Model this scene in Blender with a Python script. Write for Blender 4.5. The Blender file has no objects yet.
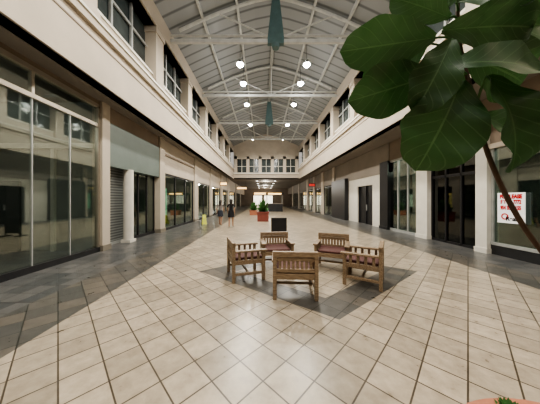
import bpy, math, random
from mathutils import Vector, Matrix
random.seed(4)
scn=bpy.context.scene
scn.view_settings.view_transform='AgX'
scn.view_settings.look='AgX - Medium High Contrast'
scn.view_settings.exposure=0.18

# ---------------------------------------------------------------- materials
def nn(nt,t,**k):
    n=nt.nodes.new(t)
    for a,b in k.items(): setattr(n,a,b)
    return n
def mat(name,col,rough=.5,metal=0,var=.12,scale=4,bump=0,emis=None,strength=0,spec=.5):
    m=bpy.data.materials.new(name); m.use_nodes=True
    nt=m.node_tree; b=nt.nodes['Principled BSDF']
    tc=nn(nt,'ShaderNodeTexCoord'); no=nn(nt,'ShaderNodeTexNoise')
    no.inputs['Scale'].default_value=scale; no.inputs['Detail'].default_value=4
    nt.links.new(tc.outputs['Object'],no.inputs['Vector'])
    r=nn(nt,'ShaderNodeValToRGB')
    r.color_ramp.elements[0].position=.3; r.color_ramp.elements[1].position=.7
    r.color_ramp.elements[0].color=(*[c*(1-var) for c in col],1)
    r.color_ramp.elements[1].color=(*[min(1,c*(1+var)) for c in col],1)
    nt.links.new(no.outputs['Fac'],r.inputs['Fac']); nt.links.new(r.outputs['Color'],b.inputs['Base Color'])
    b.inputs['Roughness'].default_value=rough; b.inputs['Metallic'].default_value=metal
    b.inputs['Specular IOR Level'].default_value=spec
    if bump:
        bp=nn(nt,'ShaderNodeBump'); bp.inputs['Strength'].default_value=bump
        nt.links.new(no.outputs['Fac'],bp.inputs['Height']); nt.links.new(bp.outputs['Normal'],b.inputs['Normal'])
    if emis:
        b.inputs['Emission Color'].default_value=(*emis,1); b.inputs['Emission Strength'].default_value=strength
    return m
def glass(name,tint,refl=.10):
    m=bpy.data.materials.new(name); m.use_nodes=True; nt=m.node_tree; nt.nodes.clear(); L=nt.links.new
    o=nn(nt,'ShaderNodeOutputMaterial'); mx=nn(nt,'ShaderNodeMixShader')
    t=nn(nt,'ShaderNodeBsdfTransparent'); t.inputs[0].default_value=(*tint,1)
    g=nn(nt,'ShaderNodeBsdfGlossy'); g.inputs['Roughness'].default_value=.03; g.inputs[0].default_value=(.9,.95,.92,1)
    lw=nn(nt,'ShaderNodeLayerWeight'); lw.inputs[0].default_value=.5
    p=nn(nt,'ShaderNodeMath',operation='POWER'); p.inputs[1].default_value=3.0; L(lw.outputs['Facing'],p.inputs[0])
    q=nn(nt,'ShaderNodeMath',operation='MULTIPLY_ADD'); q.inputs[1].default_value=.8; q.inputs[2].default_value=refl; L(p.outputs[0],q.inputs[0])
    L(q.outputs[0],mx.inputs[0]); L(t.outputs[0],mx.inputs[1]); L(g.outputs[0],mx.inputs[2])
    L(mx.outputs[0],o.inputs[0]); return m

CREAM=mat('cream_plaster',(.47,.41,.335),.7,scale=1.2,var=.07)
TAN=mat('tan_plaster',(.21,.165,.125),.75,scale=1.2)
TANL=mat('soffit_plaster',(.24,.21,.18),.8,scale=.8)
WHITE=mat('white_paint',(.66,.63,.56),.5,var=.05)
BRONZE=mat('aluminium_frame',(.38,.34,.28),.35,.6,var=.05)
DARKF=mat('dark_frame',(.03,.03,.032),.4,.3)
BLACK=mat('black_panel',(.012,.012,.014),.35)
GREEN=mat('greygreen_panel',(.12,.15,.135),.45,var=.08,scale=2)
ROOMG=mat('store_interior_wall',(.26,.27,.25),.8,scale=1)
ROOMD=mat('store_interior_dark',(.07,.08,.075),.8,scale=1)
MULL=mat('steel_grey',(.42,.43,.42),.4,.4)
TEAL=mat('teal_steel',(.10,.17,.175),.5,.1)
WTRUSS=mat('truss_white',(.55,.56,.54),.5)
WINDK=mat('dark_window_pane',(.045,.055,.055),.12,var=.3,scale=1.5)
GL=glass('shop_glass',(.78,.83,.80),.13)
GLR=glass('shop_glass_green',(.66,.75,.70),.10)
LAMP=mat('lamp_glow',(1,1,1),.5,emis=(1,.99,.96),strength=90)
WARM=mat('warm_sign_glow',(1,.6,.2),.5,emis=(1,.62,.25),strength=2.2)
SHOPW=mat('shop_light_glow',(1,.95,.85),.5,emis=(1,.90,.72),strength=1.8,var=.4,scale=1.5)
GREENGLOW=mat('green_poster_glow',(.3,.7,.4),.5,emis=(.35,.75,.5),strength=.7,var=.5,scale=6)
REDGLOW=mat('red_sign_glow',(.5,.05,.04),.5,emis=(.9,.06,.05),strength=.5)
PAPER=mat('sign_board_white',(.85,.85,.85),.6,var=.02,emis=(1,1,1),strength=.15)  # faint emission stands in for light falling on the shaded board
REDT=mat('sign_red_ink',(.5,.004,.008),.9,spec=.05)
BLKT=mat('sign_black_ink',(.01,.01,.01),.9,spec=.05)
TERRA=mat('terracotta',(.38,.15,.085),.7,bump=.1,scale=12)
SOIL=mat('potting_soil',(.05,.035,.025),.95,bump=.6,scale=40)
BARK=mat('fig_bark',(.10,.065,.045),.85,bump=.5,scale=30)
MAROON=mat('maroon_cushion',(.085,.03,.025),.8,bump=.1,scale=30)
REDP=mat('red_planter',(.20,.05,.035),.5)
YEL=mat('yellow_plastic',(.6,.62,.08),.4)
FOL=mat('foliage_green',(.05,.14,.035),.6,var=.5,scale=9)

def wood():
    m=bpy.data.materials.new('weathered_oak'); m.use_nodes=True; nt=m.node_tree; b=nt.nodes['Principled BSDF']
    tc=nn(nt,'ShaderNodeTexCoord'); mp=nn(nt,'ShaderNodeMapping'); mp.inputs['Scale'].default_value=(3,20,20)
    no=nn(nt,'ShaderNodeTexNoise'); no.inputs['Scale'].default_value=3; no.inputs['Detail'].default_value=6
    r=nn(nt,'ShaderNodeValToRGB'); r.color_ramp.elements[0].position=.3; r.color_ramp.elements[1].position=.75
    r.color_ramp.elements[0].color=(.15,.095,.055,1); r.color_ramp.elements[1].color=(.38,.285,.185,1)
    nt.links.new(tc.outputs['Object'],mp.inputs[0]); nt.links.new(mp.outputs[0],no.inputs[0]); nt.links.new(no.outputs[0],r.inputs[0])
    nt.links.new(r.outputs[0],b.inputs['Base Color']); b.inputs['Roughness'].default_value=.45
    return m
WOOD=wood()
def shutter():
    m=bpy.data.materials.new('roller_shutter'); m.use_nodes=True; nt=m.node_tree; b=nt.nodes['Principled BSDF']
    tc=nn(nt,'ShaderNodeTexCoord'); w=nn(nt,'ShaderNodeTexWave'); w.bands_direction='Z'; w.inputs['Scale'].default_value=3.2
    nt.links.new(tc.outputs['Object'],w.inputs[0])
    r=nn(nt,'ShaderNodeValToRGB'); r.color_ramp.elements[0].color=(.10,.11,.11,1); r.color_ramp.elements[1].color=(.30,.31,.30,1)
    nt.links.new(w.outputs['Fac'],r.inputs[0]); nt.links.new(r.outputs[0],b.inputs['Base Color'])
    bp=nn(nt,'ShaderNodeBump'); bp.inputs['Strength'].default_value=.5; nt.links.new(w.outputs['Fac'],bp.inputs['Height']); nt.links.new(bp.outputs[0],b.inputs['Normal'])
    b.inputs['Metallic'].default_value=.4; b.inputs['Roughness'].default_value=.45
    return m
SHUT=shutter()
def roofm():
    m=bpy.data.materials.new('metal_roof_deck'); m.use_nodes=True; nt=m.node_tree; b=nt.nodes['Principled BSDF']
    tc=nn(nt,'ShaderNodeTexCoord'); w=nn(nt,'ShaderNodeTexWave'); w.bands_direction='Y'; w.inputs['Scale'].default_value=.5
    nt.links.new(tc.outputs['Object'],w.inputs[0])
    r=nn(nt,'ShaderNodeValToRGB'); e=r.color_ramp.elements; e[0].position=.0; e[0].color=(.13,.14,.145,1); e[1].position=.15; e[1].color=(.31,.325,.33,1)
    nt.links.new(w.outputs['Fac'],r.inputs[0]); nt.links.new(r.outputs[0],b.inputs['Base Color'])
    b.inputs['Roughness'].default_value=.55; b.inputs['Metallic'].default_value=.1
    return m
ROOF=roofm()

def floorm():
    m=bpy.data.materials.new('mall_tile_floor'); m.use_nodes=True; nt=m.node_tree; b=nt.nodes['Principled BSDF']; L=nt.links.new
    tc=nn(nt,'ShaderNodeTexCoord')
    def tiles(rot,size,c1,c2,mortar,msize=.0075):
        mp=nn(nt,'ShaderNodeMapping'); mp.inputs['Rotation'].default_value=(0,0,rot); L(tc.outputs['Object'],mp.inputs[0])
        br=nn(nt,'ShaderNodeTexBrick',offset=0.0,squash=1.0)
        br.inputs['Scale'].default_value=1; br.inputs['Brick Width'].default_value=size; br.inputs['Row Height'].default_value=size
        br.inputs['Mortar Size'].default_value=msize; br.inputs['Mortar Smooth'].default_value=.2
        br.inputs['Color1'].default_value=(*c1,1); br.inputs['Color2'].default_value=(*c2,1); br.inputs['Mortar'].default_value=(*mortar,1)
        L(mp.outputs[0],br.inputs['Vector'])
        return br
    A=tiles(math.radians(45),.32,(.54,.46,.355),(.37,.315,.24),(.09,.07,.05))
    D=tiles(math.radians(45),.32,(.17,.15,.125),(.085,.085,.08),(.04,.04,.035))
    S=tiles(0,.32,(.16,.155,.15),(.075,.08,.083),(.04,.04,.04))
    no=nn(nt,'ShaderNodeTexNoise'); no.inputs['Scale'].default_value=7; no.inputs['Detail'].default_value=6; no.inputs['Roughness'].default_value=.65
    L(tc.outputs['Object'],no.inputs[0])
    rr=nn(nt,'ShaderNodeValToRGB'); rr.color_ramp.elements[0].position=.3; rr.color_ramp.elements[1].position=.72
    rr.color_ramp.elements[0].color=(.66,.65,.63,1); rr.color_ramp.elements[1].color=(1.0,1.0,1.0,1); L(no.outputs['Fac'],rr.inputs[0])
    sx=nn(nt,'ShaderNodeSeparateXYZ'); L(tc.outputs['Object'],sx.inputs[0])
    def M(op,a,bb=None,c=None):
        n=nn(nt,'ShaderNodeMath',operation=op)
        for i,v in enumerate((a,bb,c)):
            if v is None: continue
            if isinstance(v,(int,float)): n.inputs[i].default_value=v
            else: L(v,n.inputs[i])
        return n.outputs[0]
    X=sx.outputs['X']; Y=sx.outputs['Y']
    ax=M('MULTIPLY',M('ABSOLUTE',M('SUBTRACT',X,1.02)),.76); ay=M('ABSOLUTE',M('SUBTRACT',Y,4.6))
    l1=M('ADD',ax,ay)
    ring=M('MULTIPLY',M('LESS_THAN',l1,1.86),M('GREATER_THAN',l1,1.25))
    left=M('LESS_THAN',X,-2.65)
    right=M('GREATER_THAN',X,4.95)
    bord=M('MAXIMUM',left,right)
    strip=M('MAXIMUM',M('LESS_THAN',X,-3.6),M('GREATER_THAN',X,5.75))
    def mix(f,a,c):
        n=nn(nt,'ShaderNodeMix',data_type='RGBA')
        L(f,n.inputs[0]); L(a,n.inputs[6]); L(c,n.inputs[7]); return n.outputs[2]
    mk=M('MAXIMUM',ring,bord)
    c=mix(mk,A.outputs['Color'],D.outputs['Color']); c=mix(strip,c,S.outputs['Color'])
    mu=nn(nt,'ShaderNodeMix',data_type='RGBA',blend_type='MULTIPLY'); mu.inputs[0].default_value=1; L(c,mu.inputs[6]); L(rr.outputs[0],mu.inputs[7])
    L(mu.outputs[2],b.inputs['Base Color'])
    ro=nn(nt,'ShaderNodeMapRange'); ro.inputs[3].default_value=.22; ro.inputs[4].default_value=.38; L(no.outputs['Fac'],ro.inputs[0]); L(ro.outputs[0],b.inputs['Roughness'])
    bp=nn(nt,'ShaderNodeBump'); bp.inputs['Strength'].default_value=.25; bp.inputs['Distance'].default_value=.004; bp.invert=True
    L(A.outputs['Fac'],bp.inputs['Height']); L(bp.outputs[0],b.inputs['Normal'])
    return m
FLOOR=floorm()

def leafm():
    m=bpy.data.materials.new('fig_leaf'); m.use_nodes=True; nt=m.node_tree; b=nt.nodes['Principled BSDF']; L=nt.links.new
    uv=nn(nt,'ShaderNodeUVMap'); s=nn(nt,'ShaderNodeSeparateXYZ'); L(uv.outputs[0],s.inputs[0])
    def M(op,a,bb=None):
        n=nn(nt,'ShaderNodeMath',operation=op)
        for i,v in enumerate((a,bb)):
            if v is None: continue
            if isinstance(v,(int,float)): n.inputs[i].default_value=v
            else: L(v,n.inputs[i])
        return n.outputs[0]
    av=M('ABSOLUTE',M('SUBTRACT',s.outputs['Y'],.5))
    mid=M('LESS_THAN',av,.014)
    fr=M('FRACT',M('MULTIPLY',M('SUBTRACT',s.outputs['X'],M('MULTIPLY',av,.55)),8.0))
    sv=M('LESS_THAN',M('ABSOLUTE',M('SUBTRACT',fr,.5)),.045)
    v=M('MAXIMUM',mid,M('MULTIPLY',sv,.5))
    tc=nn(nt,'ShaderNodeTexCoord'); no=nn(nt,'ShaderNodeTexNoise'); no.inputs['Scale'].default_value=9; L(tc.outputs['Object'],no.inputs[0])
    r=nn(nt,'ShaderNodeValToRGB'); r.color_ramp.elements[0].color=(.018,.048,.018,1); r.color_ramp.elements[1].color=(.042,.11,.036,1); L(no.outputs[0],r.inputs[0])
    mx=nn(nt,'ShaderNodeMix',data_type='RGBA'); L(v,mx.inputs[0]); L(r.outputs[0],mx.inputs[6]); mx.inputs[7].default_value=(.10,.18,.08,1)
    L(mx.outputs[2],b.inputs['Base Color']); b.inputs['Roughness'].default_value=.34
    bp=nn(nt,'ShaderNodeBump'); bp.inputs['Strength'].default_value=.4; bp.inputs['Distance'].default_value=.01; L(v,bp.inputs['Height']); L(bp.outputs[0],b.inputs['Normal'])
    tr=nn(nt,'ShaderNodeBsdfTranslucent'); tr.inputs[0].default_value=(.06,.15,.04,1)
    ms=nn(nt,'ShaderNodeMixShader'); ms.inputs[0].default_value=.16
    L(b.outputs[0],ms.inputs[1]); L(tr.outputs[0],ms.inputs[2]); L(ms.outputs[0],nt.nodes['Material Output'].inputs[0])
    return m
LEAF=leafm()

# ---------------------------------------------------------------- mesh builder
class B:
    def __init__(s): s.v=[];s.f=[];s.m=[];s.mats=[]
    def mi(s,m):
        if m not in s.mats: s.mats.append(m)
        return s.mats.index(m)
    def add(s,vs,fs,m):
        o=len(s.v); s.v+= [tuple(p) for p in vs]; k=s.mi(m)
        for f in fs: s.f.append(tuple(i+o for i in f)); s.m.append(k)
    def box(s,x0,x1,y0,y1,z0,z1,m):
        vs=[(x,y,z) for z in (z0,z1) for y in (y0,y1) for x in (x0,x1)]
        s.add(vs,[(0,2,3,1),(4,5,7,6),(0,1,5,4),(2,6,7,3),(0,4,6,2),(1,3,7,5)],m)
    def cyl(s,p0,p1,r0,r1,m,n=12):
        p0=Vector(p0);p1=Vector(p1);d=(p1-p0).normalized()
        a=d.orthogonal().normalized(); c=d.cross(a)
        vs=[];fs=[]
        for p,r in ((p0,r0),(p1,r1)):
            for i in range(n):
                t=2*math.pi*i/n; vs.append(tuple(p+(a*math.cos(t)+c*math.sin(t))*r))
        for i in range(n):
            j=(i+1)%n; fs.append((i,j,n+j,n+i))
        fs.append(tuple(range(n))[::-1]); fs.append(tuple(range(n,2*n)))
        s.add(vs,fs,m)
    def lathe(s,prof,m,n=32,c=(0,0,0)):
        vs=[];fs=[]
        for r,z in prof:
            for i in range(n):
                t=2*math.pi*i/n; vs.append((c[0]+r*math.cos(t),c[1]+r*math.sin(t),c[2]+z))
        for k in range(len(prof)-1):
            for i in range(n):
                j=(i+1)%n; fs.append((k*n+i,k*n+j,(k+1)*n+j,(k+1)*n+i))
        s.add(vs,fs,m)
    def tube(s,pts,rs,m,n=8):
        vs=[];fs=[];pts=[Vector(p) for p in pts]
        for k,p in enumerate(pts):
            d=(pts[min(k+1,len(pts)-1)]-pts[max(k-1,0)]).normalized()
            a=d.cross(Vector((.13,.97,.2))).normalized(); c=d.cross(a)
            for i in range(n):
                t=2*math.pi*i/n; vs.append(tuple(p+(a*math.cos(t)+c*math.sin(t))*rs[k]))
        for k in range(len(pts)-1):
            for i in range(n):
                j=(i+1)%n; fs.append((k*n+i,k*n+j,(k+1)*n+j,(k+1)*n+i))
        fs.append(tuple(range(n))); fs.append(tuple((len(pts)-1)*n+i for i in range(n)))
        s.add(vs,fs,m)
    def done(s,name,loc=(0,0,0),rot=0,parent=None,bevel=0,smooth=False):
        me=bpy.data.meshes.new(name); me.from_pydata(s.v,[],s.f); 
        for m in s.mats: me.materials.append(m)
        for p,k in zip(me.polygons,s.m): p.material_index=k; p.use_smooth=smooth
        me.update()
        o=bpy.data.objects.new(name,me); scn.collection.objects.link(o)
        o.location=loc; o.rotation_euler[2]=rot
        if parent: o.parent=parent
        if bevel:
            b=o.modifiers.new('bev','BEVEL'); b.width=bevel; b.segments=2
        return o
def empty(name,loc=(0,0,0),rot=0):
    o=bpy.data.objects.new(name,None); scn.collection.objects.link(o); o.location=loc; o.rotation_euler[2]=rot; return o

# ---------------------------------------------------------------- shell dims
XL,XR=-5.13,6.8
FL,FR=-4.3,5.25
CX=(FL+FR)/2+.12
ZS=4.68; ZT=6.18; ZE=9.2; ZR=11.2
Y0=-3.0; YE=30.0; YF=56.0
b=B(); b.box(-10,12,Y0,YF+1,-.2,0,FLOOR); b.done('floor')

b=B(); N=12; prof=[]
def zroof(x):
    t=(x-(FL-.5))/(FR-FL+1); return ZE+(ZR-ZE)*(1-abs(2*t-1)**1.35)
for i in range(N+1):
    x=FL-.5+(FR-FL+1)*i/N; prof.append((x,zroof(x)))
vs=[];fs=[]
for y in (Y0,YE+.3):
    for x,z in prof: vs.append((x,y,z))
    for x,z in prof: vs.append((x,y,z+.15))
n=N+1
for i in range(N):
    fs.append((i,i+1,2*n+i+1,2*n+i)); fs.append((n+i,3*n+i,3*n+i+1,n+i+1))
b.add(vs,fs,ROOF)
for x in [CX+k for k in (-3.4,-1.8,1.8,3.4)]:
    z=zroof(x); b.box(x-.05,x+.05,Y0,YE,z-.12,z+.03,WTRUSS)
b.box(CX-.10,CX+.10,Y0,YE,ZR-.16,ZR+.02,MULL)
b.done('ceiling')

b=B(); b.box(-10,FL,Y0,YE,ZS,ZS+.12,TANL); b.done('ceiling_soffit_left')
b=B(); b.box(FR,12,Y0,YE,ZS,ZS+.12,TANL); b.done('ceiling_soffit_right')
b=B(); b.box(-10,12,YE,YF+1,ZS,ZS+.15,TANL)
CL=mat('corridor_lamp_glow',(1,1,1),.5,emis=(1,.95,.85),strength=5)
for y in range(33,56,5): 
    b.box(-1.1,-.8,y,y+.3,ZS-.03,ZS,CL); b.box(1.8,2.1,y,y+.3,ZS-.03,ZS,CL)
b.done('ceiling_corridor')

def gallery(name,x,sg):
    def bx(a,c,y0,y1,z0,z1,m,bb): 
        p,q=x+a*sg,x+c*sg; bb.box(min(p,q),max(p,q),y0,y1,z0,z1,m)
    b=B()
    bx(-.3,0,Y0,YE,ZS-.02,ZT-.22,CREAM,b)
    bx(-.3,.05,Y0,YE,ZS-.02,ZS+.14,CREAM,b)
    bx(-.2,.015,Y0,YE,ZT-.50,ZT-.46,TAN,b)
    bx(-.5,.10,Y0,YE,ZT-.24,ZT,CREAM,b)
    bx(-.3,.14,Y0,YE,ZT-.05,ZT+.02,WHITE,b)
    bx(-.55,-.15,Y0,YE,ZT,ZT+.45,CREAM,b)
    bx(-.55,-.11,Y0,YE,ZT+.45,ZT+.53,WHITE,b)
    bx(-.5,-.02,Y0,YE,ZE-.62,ZE+.25,CREAM,b)
    bx(-.5,.05,Y0,YE,ZE-.62,ZE-.5,CREAM,b)
    y=-2.4
    while y<YE-.5:
        bx(-.5,0,y,y+.62,ZT,ZE-.6,CREAM,b)
        bx(-.5,.04,y-.05,y+.67,ZT,ZT+.3,CREAM,b)
        bx(-.5,.04,y-.05,y+.67,ZE-.85,ZE-.6,CREAM,b)
        y0=y+.62
        for k in range(1,3):
            yy=y0+k*.98; bx(-.42,-.34,yy-.04,yy+.04,ZT+.35,ZE-.6,MULL,b)
        y+=3.55
    bx(-.42,-.36,Y0,YE,7.75,7.83,MULL,b)
    bx(-.55,-.45,Y0,YE,ZT+.3,ZE,WINDK,b)
    b.done(name)
gallery('wall_left_gallery',FL,1); gallery('wall_right_gallery',FR,-1)

b=B()
b.box(FL,FR,YE,YE+.3,ZS,5.5,CREAM); b.box(FL,FR,YE-.12,YE+.3,5.4,5.6,WHITE)
b.box(FL,FR,YE+.15,YE+.25,5.5,9,WINDK)
for i in range(6):
    x=FL+.3+i*(FR-FL-.6)/5; b.box(x-.22,x+.22,YE-.05,YE+.3,5.5,8.0,CREAM)
b.box(FL,FR,YE-.05,YE+.3,7.6,11.4,CREAM)
for i in range(5):
    x0=FL+.3+i*(FR-FL-.6)/5+.22; w=(FR-FL-.6)/5-.44
    b.box(x0+w/2-.03,x0+w/2+.03,YE+.05,YE+.15,5.5,7.6,WHITE); b.box(x0,x0+w,YE+.05,YE+.15,6.5,6.56,WHITE)
b.done('wall_end_gallery')
b=B()
b.box(-10,12,YF,YF+.3,0,ZS,TAN); 
b.box(-2.6,-.3,YF-.05,YF,0.2,2.8,SHOPW); b.box(.3,2.6,YF-.05,YF,0.2,2.8,SHOPW); b.box(-2.4,2.6,YF-.1,YF,3.1,3.6,WARM)
for x in (-2.7,-.3,.2,2.6): b.box(x,x+.12,YF-.15,YF,0,3,DARKF)
b.done('wall_end')

b=B(); b.box(-10.1,-9.6,Y0,YF,0,ZS,ROOMG); b.box(-9.6,-9.5,Y0,6.4,.0,.15,WHITE); b.box(-9.6,-9.45,1.4,2.5,0,2.2,WHITE); b.done('wall_left_outer')
b=B(); b.box(11.6,12.1,Y0,YF,0,ZS,ROOMG); b.done('wall_right_outer')
b=B(); b.box(-10,12,Y0-.1,Y0,0,ZS,TAN); b.done('wall_rear')

cnt={'window':0,'door':0}
def nm(k): cnt[k]+=1; return f'{k}_{cnt[k]}'
b=B()
for y in (6.45,10.2,15.4,20,25,30,38,46): b.box(-9.6,XL-.05,y,y+.15,0,ZS,ROOMG)
b.box(-8.6,-7.6,6.38,6.45,0,2.2,ROOMD); b.box(-9.6,XL-.1,6.3,6.45,3.2,3.35,WHITE); b.box(-6.6,-6.5,6.36,6.45,0,3.2,WHITE)
for y0,y1,m in ((6.4,6.72,CREAM),(10.0,10.5,CREAM),(15.1,15.9,CREAM),(19.6,20.4,CREAM),(24.6,25.6,CREAM),(29.6,30.6,CREAM),(37.5,38.5,CREAM),(45.5,46.5,CREAM)):
    b.box(XL-.2,XL+.12,y0,y1,0,ZS,m)
    b.box(XL-.2,XL+.15,y0-.02,y1+.02,0,.18,BRONZE)
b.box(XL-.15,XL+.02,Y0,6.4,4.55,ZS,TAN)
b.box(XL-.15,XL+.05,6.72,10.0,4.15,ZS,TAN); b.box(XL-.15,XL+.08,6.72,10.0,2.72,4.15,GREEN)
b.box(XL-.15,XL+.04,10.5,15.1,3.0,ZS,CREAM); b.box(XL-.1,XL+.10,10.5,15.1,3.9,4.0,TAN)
for a,c in ((15.9,19.6),(20.4,24.6),(25.6,29.6),(30.6,37.5),(38.5,45.5),(46.5,56)):
    b.box(XL-.15,XL+.04,a,c,3.0,ZS,CREAM)
WL=b.done('wall_left')
b=B()
b.box(XL-.02,XL,Y0,6.4,.14,4.5,GL)
b.box(XL-.08,XL+.06,Y0,6.4,0,.14,DARKF); b.box(XL-.06,XL+.05,Y0,6.4,4.45,4.56,BRONZE); b.box(XL-.06,XL+.04,Y0,6.4,3.86,3.96,BRONZE)
for y in (-2,-.6,.8,2.2,3.4,4.55,5.45): b.box(XL-.03,XL+.012,y-.012,y+.012,.14,3.86,MULL); 
for y in (-.6,2.2,4.55): b.box(XL-.05,XL+.03,y-.03,y+.03,3.96,4.45,BRONZE)
b.box(XL-.06,XL+.05,6.33,6.4,.1,4.5,BRONZE)
b.done(nm('window'))
b=B(); b.box(XL-.35,XL-.3,6.72,8.0,0,2.75,SHUT); b.box(XL-.35,XL-.05,6.72,6.8,0,2.75,DARKF); b.box(XL-.32,XL-.26,6.72,8.0,0,.1,MULL); b.done(nm('door'),parent=WL)
b=B(); b.cyl((XL-.02,7.85,0),(XL-.02,7.85,2.75),.17,.17,WHITE,24); b.box(XL-.2,XL+.16,7.67,8.03,0,.1,WHITE); b.done('entrance_column',parent=WL)
b=B(); b.box(XL-.2,XL-.18,8.05,10.0,.1,2.72,GLR); b.box(XL-.24,XL-.14,8.05,10.0,0,.12,DARKF)
for y in (8.7,9.35,9.96): b.box(XL-.22,XL-.15,y-.025,y+.025,0,2.72,DARKF)
b.done(nm('window'))
def shop(a,c,x,sg,glow,zt=3.0,dark=ROOMD,gm=GLR):
    b=B()
    def bx(p,q,y0,y1,z0,z1,m):
        p,q=x+p*sg,x+q*sg; b.box(min(p,q),max(p,q),y0,y1,z0,z1,m)
    bx(-.06,-.04,a,c,.1,zt,gm); bx(-.1,0,a,c,0,.12,DARKF); bx(-.1,0,a,c,zt-.1,zt,DARKF)
    n=max(2,int((c-a)/1.3))
    for i in range(n+1):
        y=a+(c-a)*i/n; y=min(max(y,a+.03),c-.03); bx(-.09,0,y-.03,y+.03,0,zt,DARKF)
    if glow:
        bx(-.75,-.7,a+.4,a+(c-a)*.42,.7,2.3,glow); bx(-.8,-.7,a+.35,a+(c-a)*.42+.05,0,.7,dark)
    b.done(nm('window'))
shop(10.5,15.1,XL,1,GREENGLOW); shop(15.9,19.6,XL,1,SHOPW); shop(20.4,24.6,XL,1,WARM); shop(25.6,29.6,XL,1,SHOPW); shop(30.6,37.5,XL,1,WARM); shop(38.5,45.5,XL,1,SHOPW)

b=B()
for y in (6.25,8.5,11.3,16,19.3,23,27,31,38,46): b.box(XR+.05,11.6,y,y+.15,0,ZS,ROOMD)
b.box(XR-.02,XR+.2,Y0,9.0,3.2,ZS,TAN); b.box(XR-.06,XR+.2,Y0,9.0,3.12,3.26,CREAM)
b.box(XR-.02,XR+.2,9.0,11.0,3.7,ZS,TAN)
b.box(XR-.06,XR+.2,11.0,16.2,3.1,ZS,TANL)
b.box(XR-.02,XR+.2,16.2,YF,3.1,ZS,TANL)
for y0,y1,m in ((6.12,6.45,WHITE),(8.35,8.95,WHITE),(11.0,11.75,BLACK),(19.3,19.8,CREAM),(22.8,23.6,CREAM),(26.6,27.4,CREAM),(30.6,31.6,CREAM),(38,39,CREAM),(46,47,CREAM)):
    b.box(XR-.12,XR+.25,y0,y1,0,3.7 if y1<12 else ZS,m); b.box(XR-.15,XR+.25,y0-.02,y1+.02,0,.15,m)
b.box(XR-.35,XR+.3,16.2,19.3,0,3.3,BLACK)
b.box(XR,XR+.2,Y0,6.12,0,.3,DARKF)
b.box(XR-.02,XR+.2,11.75,12.7,0,3.1,WHITE); b.box(XR-.02,XR+.2,14.7,16.2,0,3.1,WHITE); b.box(XR-.02,XR+.2,12.7,14.7,2.55,3.1,WHITE)
WR=b.done('wall_right')
b=B(); b.box(XR+.04,XR+.06,Y0,6.12,.3,3.12,GLR); b.box(XR-.02,XR+.1,Y0,6.12,.28,.36,MULL)
for y in (-1.4,0.2,1.8,3.4,4.75,6.08): b.box(XR,XR+.1,y-.03,y+.03,.3,3.12,MULL)
b.done(nm('window'))
b=B(); b.box(XR+.1,XR+.12,6.45,8.35,.05,3.12,glass('door_glass_dark',(.12,.14,.13),.05)); 
for y in (6.48,7.1,7.7,8.32): b.box(XR+.05,XR+.17,y-.03,y+.03,0,3.12,BLACK)
b.box(XR+.05,XR+.17,6.45,8.35,2.45,2.55,BLACK); b.box(XR+.05,XR+.17,6.45,8.35,0,.08,BLACK); b.done(nm('door'),parent=WR)
b=B(); b.box(XR+.04,XR+.06,8.95,11.0,.1,3.7,GLR); b.box(XR,XR+.1,8.95,11,0,.12,MULL); b.box(XR,XR+.1,8.95,11,3.6,3.7,MULL)
for y in (9.65,10.35): b.box(XR,XR+.1,y-.03,y+.03,.1,3.7,MULL)
b.done(nm('window'))
b=B(); b.box(XR+.12,XR+.16,12.7,14.7,0,2.55,BLACK)
for y in (12.73,13.7,14.67): b.box(XR+.05,XR+.18,y-.04,y+.04,0,2.55,DARKF)
b.box(XR+.04,XR+.1,13.55,13.6,.9,1.3,MULL); b.done(nm('door'),parent=WR)
shop(19.8,22.8,XR,-1,GREENGLOW); shop(23.6,26.6,XR,-1,SHOPW); shop(27.4,30.6,XR,-1,None); shop(31.6,38,XR,-1,REDGLOW); shop(39,46,XR,-1,SHOPW)
b=B(); b.box(XR+1.2,XR+1.3,8.8,11.0,0,3.6,ROOMG); b.done('store_display_partition',parent=WR)

for x,y,w,m in ((-4.6,24,.8,WARM),(6.2,26,.8,REDGLOW),(-3.4,33,1.6,WARM)):
    b=B(); b.box(-w/2,w/2,-.06,.06,0,.4,BLACK); b.box(-w/2+.05,w/2-.05,-.08,.08,.06,.34,m)
    for k in (-.4,.4): b.cyl((k*w,0,.4),(k*w,0,ZS-3.3),.015,.015,DARKF,6)
    b.done('hanging_shop_sign',(x,y,3.3))

def truss(y,blade):
    b=B()
    b.box(FL-.1,FR+.1,-.06,.06,ZE-.26,ZE-.10,WTRUSS); b.box(FL-.1,FR+.1,-.04,.04,ZE+.06,ZE+.12,WTRUSS)
    pts=[(x,0,zroof(x)-.1) for x,_ in prof]
    pts=[p for p in pts if FL-.1<=p[0]<=FR+.1]
    b.tube(pts,[.08]*len(pts),WTRUSS,6)
    for dx in (-2.7,2.7):
        b.cyl((CX,0,ZE-.1),(CX+dx,0,zroof(CX+dx)-.1),.035,.035,WTRUSS,6)
    if blade:
        vs=[]
        for yy in (-.10,.10):
            vs+=[(CX-.16,yy,ZR-.1),(CX+.16,yy,ZR-.1),(CX+.38,yy,ZE-.05),(CX+.38,yy,ZE-.32),(CX-.38,yy,ZE-.32),(CX-.38,yy,ZE-.05)]
        fs=[(0,1,2,3,4,5)[::-1],(6,7,8,9,10,11)]+[(i,(i+1)%6,6+(i+1)%6,6+i) for i in range(6)]
        b.add(vs,fs,TEAL); b.cyl((CX,0,ZE-.5),(CX,0,ZE-.32),.16,.2,TEAL,16)
    else: b.cyl((CX,0,ZE-.2),(CX,0,ZR-.1),.04,.04,WTRUSS,8)
    b.done('roof_truss',(0,y,0))
for y,bl in ((-.5,1),(4.6,0),(9.6,1),(14.6,0),(19.8,1),(25,0)): truss(y,bl)

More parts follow.
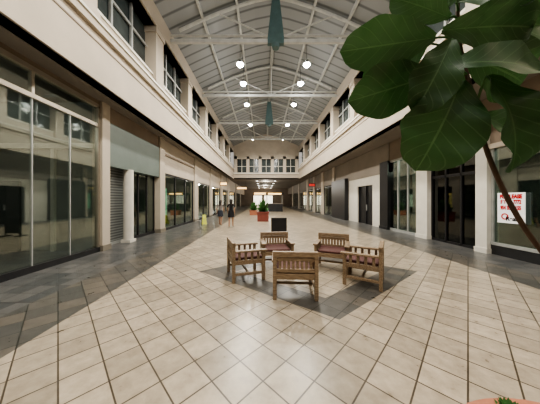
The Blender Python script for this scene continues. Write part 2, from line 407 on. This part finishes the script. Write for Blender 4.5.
def lamp(x,y,power):
    e=empty('pendant_lamp',(x,y,9.3))
    b=B(); zt=zroof(x)-9.3
    b.cyl((0,0,.28),(0,0,zt+.02),.012,.012,DARKF,6)
    b.lathe([(.05,.30),(.09,.28),(.1,.16),(.22,.08),(.22,.05),(.09,.14)],MULL,20); b.done('housing',parent=e,smooth=True)
    b=B(); b.lathe([(.001,-.10),(.13,-.07),(.19,0),(.12,.06),(.001,.08)],LAMP,16); b.done('bulb',parent=e,smooth=True)
    l=bpy.data.lights.new('lamp_light','SPOT'); l.energy=power; l.color=(1,.94,.83); l.shadow_soft_size=.2; l.spot_size=math.radians(168); l.spot_blend=.5
    o=bpy.data.objects.new('lamp_light',l); scn.collection.objects.link(o); o.parent=e; o.location=(0,0,-.3)
for y in (-1.5,2.0,6.2,11.7,13.6,16.6,21,26):  # nearest rows are out of view, added to brighten the foreground
    for sx in (-1.9,1.9): lamp(CX+sx,y,540)
def pt(name,loc,e,r=.3,c=(1,.95,.85)):
    l=bpy.data.lights.new(name,'POINT'); l.energy=e; l.shadow_soft_size=r; l.color=c
    o=bpy.data.objects.new(name,l); scn.collection.objects.link(o); o.location=loc
pt('store_light',(-7.4,3.6,4.3),36,c=(1,1,.95)); pt('store_light',(-7.4,0.0,4.3),40,c=(1,1,.95))
pt('store_light',(9,4,4.2),55,c=(.95,1,.93)); pt('store_light',(-7.4,8.6,4.2),20); pt('store_light',(-7.4,13,4.2),50); pt('store_light',(-7.4,18,4.2),60); pt('store_light',(-7.4,27,4.2),60)
pt('corridor_light',(.5,34,4.3),260); pt('corridor_light',(.5,44,4.3),320); pt('corridor_light',(.5,52,4.3),220)
pt('display_light',(7.5,10,3.4),35)

def chair(x,y,deg):
    e=empty('wooden_armchair',(x,y,0),math.radians(deg))
    b=B(); W=.33; D=.30; p=.03
    for sx in (-1,1):
        b.box(sx*W-p,sx*W+p,-D-p,-D+p,0,.75,WOOD); b.box(sx*W-p,sx*W+p,D-p,D+p,0,.58,WOOD)
        b.box(sx*W-.05,sx*W+.05,-D+p,D+.07,.58,.615,WOOD)
        b.box(sx*W-.015,sx*W+.015,-D,D,.34,.42,WOOD); b.box(sx*W-.015,sx*W+.015,-D,D,.13,.18,WOOD)
        for k in range(4):
            yy=-D+.11+k*.128; b.box(sx*W-.011,sx*W+.011,yy-.025,yy+.025,.40,.585,WOOD)
    b.box(-W-.03,W+.03,-D-.035,-D+.035,.69,.775,WOOD)
    b.box(-W,W,-D-.018,-D+.018,.62,.68,WOOD)
    b.box(-W,W,-D-.018,-D+.018,.44,.50,WOOD)
    for k in range(8):
        xx=-W+.085+k*(2*W-.17)/7; b.box(xx-.022,xx+.022,-D-.01,-D+.01,.49,.63,WOOD)
    for yy in (-D,D): b.box(-W,W,yy-.018,yy+.018,.33,.42,WOOD)
    b.box(-W,W,-.02,.02,.135,.175,WOOD)
    for k in range(6):
        yy=-D+.07+k*.095; b.box(-W+.01,W-.01,yy-.035,yy+.035,.40,.42,WOOD)
    b.done('frame',parent=e,bevel=.006)
    b=B(); b.box(-W+.035,W-.035,-D+.035,D+.01,.42,.47,MAROON); b.done('seat_cushion',parent=e,bevel=.02)
chair(.54,3.58,-4); chair(-.38,4.35,-72); chair(.32,5.0,186); chair(1.62,4.80,156); chair(1.98,4.02,58)

b=B(); b.box(-.32,.32,-.02,.02,.14,.80,BLACK); b.box(-.34,.34,-.03,.03,.76,.82,DARKF); b.box(-.34,-.30,-.03,.03,.0,.8,DARKF); b.box(.30,.34,-.03,.03,.0,.8,DARKF)
for x in (-.32,.32): b.box(x-.03,x+.03,-.22,.22,0,.05,DARKF)
b.done('black_sign_stand',(.70,9.0,0))

def shrub(name,loc,w,h,ph,m):
    e=empty(name,loc)
    b=B(); b.box(-w/2,w/2,-w/2,w/2,0,h,m); b.box(-w/2-.04,w/2+.04,-w/2-.04,w/2+.04,h-.1,h,m); b.box(-w/2+.05,w/2-.05,-w/2+.05,w/2-.05,h,h+.01,SOIL); b.done('planter_box',parent=e,bevel=.02)
    b=B(); rnd=random.Random(3)
    for i in range(220):
        a=rnd.uniform(0,6.28); el=rnd.uniform(.15,1.5); r=rnd.uniform(.4,1)
        d=Vector((math.cos(a)*math.cos(el)*w*.75*r,math.sin(a)*math.cos(el)*w*.75*r,math.sin(el)*ph*r))
        t=d.orthogonal().normalized()*.06; base=Vector((0,0,h-.02)); mid=base+d*.6; 
        b.add([tuple(base),tuple(mid+t),tuple(base+d),tuple(mid-t)],[(0,1,2,3)],FOL)
    b.done('foliage',parent=e)
shrub('potted_shrub',(0.0,15.6,0),.85,.72,1.1,REDP); shrub('potted_shrub',(-1.0,22,0),.8,.5,1.1,TERRA)
e=empty('retail_kiosk',(1.6,29,0))
b=B(); b.box(-1.1,1.1,-.8,.8,0,1.05,DARKF); b.box(-1.15,1.15,-.85,.85,1.05,1.12,TANL)
for x in (-1.05,1.05):
    for y in (-.75,.75): b.cyl((x,y,1.1),(x,y,2.3),.04,.04,MULL,8)
b.box(-1.2,1.2,-.9,.9,2.3,2.6,DARKF); b.box(-.9,.9,-.93,-.9,2.35,2.55,WARM); b.done('kiosk_body',parent=e)
b=B()
for s in (-1,1):
    vs=[(-.15,s*.18,0),(.15,s*.18,0),(.10,s*.02,.62),(-.10,s*.02,.62),(-.15,s*.155,0),(.15,s*.155,0),(.10,s*.001,.62),(-.10,s*.001,.62)]
    b.add(vs,[(0,1,2,3),(7,6,5,4),(0,4,5,1),(2,6,7,3),(1,5,6,2),(0,3,7,4)],YEL)
b.done('wet_floor_sign',(-3.9,13.6,0),.4)

e=empty('for_lease_sign',(XR-.03,5.6,1.38))
b=B(); b.box(-.01,.01,-.31,.31,-.42,.42,PAPER); b.done('board',parent=e)
def txt(s,size,z,m,y=0,off=.006,sx=1):
    c=bpy.data.curves.new('lettering','FONT'); c.body=s; c.size=size; c.align_x='CENTER'; c.align_y='CENTER'; c.extrude=.001; c.offset=off
    c.materials.append(m); o=bpy.data.objects.new('lettering',c); scn.collection.objects.link(o); o.parent=e
    o.location=(-.014,y,z); o.rotation_euler=(math.radians(90),0,math.radians(-90)); o.scale=(sx,1,1)
txt('FOR LEASE',.145,.31,REDT,off=.010,sx=.72); txt('561 226 7772',.14,.165,REDT,off=.009,sx=.60); txt('or',.05,.09,BLKT,off=0); txt('954 356 2155',.14,.0,REDT,off=.009,sx=.60)
b=B()
for i in range(24):
    a0=2*math.pi*i/24; a1=2*math.pi*(i+1)/24
    P=lambda a,r:(-.013,.13+math.cos(a)*.09*r,-.24+math.sin(a)*.09*r)
    b.add([P(a0,1),P(a1,1),P(a1,.6),P(a0,.6)],[(0,1,2,3)],REDT)
b.done('logo_ring',parent=e); txt('Realty',.15,-.30,BLKT,y=-.08)

# ---------------- fiddle-leaf fig
fig=empty('potted_fiddle_leaf_fig',(1.3,.47,0))
O=Vector((1.3,.47,0))
b=B(); b.lathe([(.40,0),(.44,.02),(.62,.42),(.66,.43),(.67,.50),(.655,.515),(.60,.515),(.59,.46),(.001,.47)],TERRA,64); b.done('pot',parent=fig,smooth=True)
b=B(); b.lathe([(.595,.462),(.3,.475),(.001,.48)],SOIL,48); b.done('soil',parent=fig)
def catmull(P,n=8):
    P=[Vector(p) for p in P]; P=[P[0]*2-P[1]]+P+[P[-1]*2-P[-2]]; out=[]
    for i in range(1,len(P)-2):
        for k in range(n):
            t=k/n; a,bb,c,d=P[i-1:i+3]
            out.append(.5*((2*bb)+(-a+c)*t+(2*a-5*bb+4*c-d)*t*t+(-a+3*bb-3*c+d)*t**3))
    out.append(P[-2]); return out
tr=catmull([(1.62,.60,.45),(1.60,.80,.8),(1.40,1.0,1.30),(1.20,.98,1.55),(1.06,.97,1.83),(.99,.97,2.1),(.93,.97,2.35),(.90,.95,2.62)])
b=B(); b.tube([p-O for p in tr],[.013-.006*i/len(tr) for i in range(len(tr))],BARK,10); b.done('trunk',parent=fig,smooth=True)
lb=B(); st=B(); uvs=[]
def leaf(base,tip,nrm,width,attach,curl=.12,seed=0):
    base=Vector(base)-O; tip=Vector(tip)-O; attach=Vector(attach)-O
    ax=(tip-base); Ln=ax.length; ax.normalize(); n=Vector(nrm); n=(n-ax*n.dot(ax)).normalized(); sd=ax.cross(n)
    nu,nv=18,10; rnd=random.Random(seed); ph=rnd.uniform(0,6)
    vs=[];fs=[]
    for i in range(nu+1):
        u=i/nu
        w=.5*width*( (math.sin(math.pi*min(1,u**1.1))**.55)*(.62+.45*u) )
        if i==0: w=.012
        for j in range(nv+1):
            v=j/nv*2-1
            ww=w*(1+.045*math.sin(u*19+ph+(1 if v>0 else 2)))
            z=-curl*Ln*(u-.35)**2*1.6+abs(v)**1.3*w*.28+.03*width*math.sin(u*16+ph)*abs(v)
            vs.append(tuple(base+ax*(u*Ln)+sd*(v*ww)+n*z))
            uvs.append((u,j/nv))
    for i in range(nu):
        for j in range(nv):
            a=i*(nv+1)+j; fs.append((a,a+1,a+nv+2,a+nv+1))
    lb.add(vs,fs,LEAF)
    b0=Vector(vs[nv//2]); pts=catmull([attach,(attach+b0)/2+Vector((0,0,.01)),b0],5)
    st.tube(pts,[.005]*len(pts),FOL,6)
T=lambda z:min(tr,key=lambda p:abs(p[2]-z))
leaf((.78,.92,2.33),(.37,.95,2.29),(-.1,-.75,-.5),.24,T(2.36),.15,1)
leaf((.82,.98,2.20),(.42,.98,2.07),(.1,-.85,-.4),.27,T(2.2),.12,2)
leaf((.86,.88,2.12),(.70,.90,1.74),(-.2,-.95,.1),.36,T(2.08),.2,3)
leaf((.94,.84,2.12),(1.09,.82,1.73),(.15,-.9,.3),.38,T(2.05),.25,4)
leaf((.78,.84,2.17),(1.21,.82,2.15),(.1,-.8,.35),.24,T(2.2),.2,5)
leaf((.80,.90,2.35),(1.22,.88,2.36),(.1,-.85,-.4),.25,T(2.3),.2,6)
leaf((.84,.92,2.42),(.58,.92,2.52),(-.1,-.8,-.5),.17,T(2.45),.15,7)
leaf((.86,.90,2.48),(1.20,.88,2.55),(-.1,-.9,.1),.26,T(2.5),.2,8)
leaf((.84,1.04,2.40),(.56,1.14,2.24),(-.2,-.8,-.3),.22,T(2.3),.1,9)
leaf((.92,1.02,2.30),(.98,1.18,1.98),(0,-.8,.3),.32,T(2.25),.15,10)
leaf((1.0,1.0,2.30),(1.42,1.08,2.22),(0,-.8,-.4),.32,T(2.3),.15,11)
leaf((.86,.95,2.50),(.90,.92,2.85),(-.1,-.9,.1),.28,T(2.6),.15,12)
leaf((1.08,1.0,2.02),(1.36,1.02,1.86),(.1,-.9,.3),.28,T(2.0),.15,13)
leaf((.80,.86,2.28),(.66,.87,1.98),(-.1,-.9,.0),.22,T(2.25),.15,14)
leaf((1.0,.98,2.42),(1.42,1.0,2.48),(0,-.9,-.2),.28,T(2.4),.15,15)
o=lb.done('leaves',parent=fig,smooth=True)
uvl=o.data.uv_layers.new(name='UVMap')
for lp in o.data.loops: uvl.data[lp.index].uv=uvs[lp.vertex_index]
st.done('petioles',parent=fig,smooth=True)
b=B()
for i in range(34):
    a=i*2.4; L=.10-.0005*i; c=Vector((-.03,.58,.47)); d=Vector((math.cos(a),math.sin(a),2.4-.055*i)).normalized()
    t=d.cross(Vector((0,0,1))).normalized()*.02; m_=c+d*L*.6
    b.add([tuple(c),tuple(m_+t),tuple(c+d*L),tuple(m_-t)],[(0,1,2,3)],FOL)
b.done('succulent',parent=fig)

# ---------------- people
SKIN=mat('skin',(.42,.24,.16),.6,var=.05); HAIR=mat('dark_hair',(.02,.014,.01),.5,var=.3,scale=20)
def person(name,loc,rot,sc,top,bottom,shoe,hem,topz=.98,phase=1):
    e=empty(name,loc,rot); e.scale=(sc,sc,sc)
    V=[(0,0,.92,.125,.095),(0,0,1.05,.10,.08),(0,.005,1.22,.125,.09),(0,0,1.35,.075,.06),(0,.0,1.41,.042,.042),(0,.012,1.47,.062,.07),(0,.01,1.55,.07,.08),(0,.005,1.61,.045,.05)]
    E=[(0,1),(1,2),(2,3),(3,4),(4,5),(5,6),(6,7)]
    for s in (-1,1):
        ph=s*phase; k=len(V)
        V+= [(s*.155,0,1.325,.052,.052),(s*.195,-.03*1-.05*ph,1.09,.037,.037),(s*.205,.04-.10*ph,.88,.024,.024),(s*.205,.055-.11*ph,.82,.03,.016)]
        E+= [(3,k),(k,k+1),(k+1,k+2),(k+2,k+3)]
        k=len(V); fy=.19*ph
        V+= [(s*.085,0,.84,.088,.088),(s*.088,.09*ph+.03,.48,.053,.053),(s*.088,fy-.02,.10 if ph>0 else .13,.034,.036),(s*.092,fy+.13,.035,.036,.026)]
        E+= [(0,k),(k,k+1),(k+1,k+2),(k+2,k+3)]
    me=bpy.data.meshes.new('tmp'); me.from_pydata([v[:3] for v in V],E,[]); o=bpy.data.objects.new('tmp',me); scn.collection.objects.link(o)
    o.modifiers.new('s','SKIN'); sk=me.skin_vertices[0].data
    for i,v in enumerate(V): sk[i].radius=(v[3],v[4]); sk[i].use_root=(i==0)
    sub=o.modifiers.new('ss','SUBSURF'); sub.levels=2; sub.render_levels=2
    dg=bpy.context.evaluated_depsgraph_get(); m2=bpy.data.meshes.new_from_object(o.evaluated_get(dg)); bpy.data.objects.remove(o)
    m2.materials.clear()
    for m in (SKIN,top,bottom,shoe): m2.materials.append(m)
    for p in m2.polygons:
        c=p.center; p.use_smooth=True; arm=abs(c.x)>.165 and c.z>.7
        k=0
        if c.z<.075 : k=3
        elif arm: k=1 if c.z>1.17 else 0
        elif topz<c.z<1.375: k=1
        elif hem<c.z<=topz: k=2
        p.material_index=k
    bo=bpy.data.objects.new('body',m2); scn.collection.objects.link(bo); bo.parent=e
    b=B(); n=20; rows=[(1.0,.135,.105),(.92,.155,.125),(.82,.17,.15),(max(hem,.62),.185,.175)]
    vs=[];fs=[]
    for z,rx,ry in rows:
        for i in range(n): a=2*math.pi*i/n; vs.append((rx*math.cos(a),ry*math.sin(a)*(1+.03*math.sin(5*a)),z))
    for r in range(3):
        for i in range(n): j=(i+1)%n; fs.append((r*n+i,r*n+j,(r+1)*n+j,(r+1)*n+i))
    if hem>.5: b.add(vs,fs,bottom); b.done('skirt',parent=e,smooth=True)
    b=B(); n=14
    prof=[(.001,1.665,0),(.055,1.655,0),(.085,1.61,-.005),(.092,1.55,-.02),(.082,1.48,-.035),(.075,1.40,-.05),(.06,1.32,-.06),(.02,1.27,-.06)]
    vs=[];fs=[]
    for r,z,dy in prof:
        for i in range(n):
            a=2*math.pi*i/n; yy=math.sin(a)*r*(1.05 if math.sin(a)<0 else (.95 if z>1.56 else .15)); vs.append((math.cos(a)*r,yy+dy,z))
    for r in range(len(prof)-1):
        for i in range(n): j=(i+1)%n; fs.append((r*n+i,r*n+j,(r+1)*n+j,(r+1)*n+i))
    b.add(vs,fs,HAIR); b.done('hair',parent=e,smooth=True)
    b=B()
    for s in (-1,1): b.lathe([(.001,-.011),(.009,-.006),(.011,0),(.009,.006),(.001,.011)],HAIR,8,(s*.028,.082,1.535))
    b.cyl((0,.08,1.535),(0,.105,1.505),.006,.012,SKIN,8); b.box(-.022,.022,.078,.086,1.476,1.484,REDT)
    b.done('face_features',parent=e)
    b=B()
    for s in (-1,1):
        ph=s*phase; hx,hy,hz=s*.205,.058-.11*ph,.81
        for i,l in enumerate((.055,.065,.06,.048)):
            y=hy-.024+.016*i; b.tube([(hx,y,hz),(hx-s*.004,y+.003,hz-l*.5),(hx-s*.016,y+.006,hz-l)],[.008,.007,.005],SKIN,6)
        b.tube([(hx,hy+.018,hz+.03),(hx-s*.01,hy+.04,hz+.01),(hx-s*.014,hy+.045,hz-.015)],[.009,.008,.006],SKIN,6)
    b.done('fingers',parent=e,smooth=True)
BLKC=mat('black_cloth',(.012,.012,.015),.85); GRYC=mat('grey_cloth',(.22,.20,.19),.85); DEN=mat('dark_denim',(.03,.035,.05),.85); SH=mat('white_shoe',(.6,.6,.58),.6)
person('walking_woman',(-1.84,11.8,0),.05,1.0,BLKC,BLKC,SH,.62,phase=1)
person('walking_woman',(-2.62,12.6,0),-.05,.97,GRYC,DEN,SH,.60,phase=-1)

w=bpy.data.worlds.new('world'); scn.world=w; w.use_nodes=True
w.node_tree.nodes['Background'].inputs[0].default_value=(1,.94,.85,1); w.node_tree.nodes['Background'].inputs[1].default_value=.42
cd=bpy.data.cameras.new('camera'); cam=bpy.data.objects.new('camera',cd); scn.collection.objects.link(cam); scn.camera=cam
cam.location=(0,0,1.6); cam.rotation_euler=(math.radians(90),0,0)
cd.sensor_width=36; cd.lens=205/540*36; cd.shift_x=7/540; cd.shift_y=-2/540; cd.clip_start=.05; cd.clip_end=200
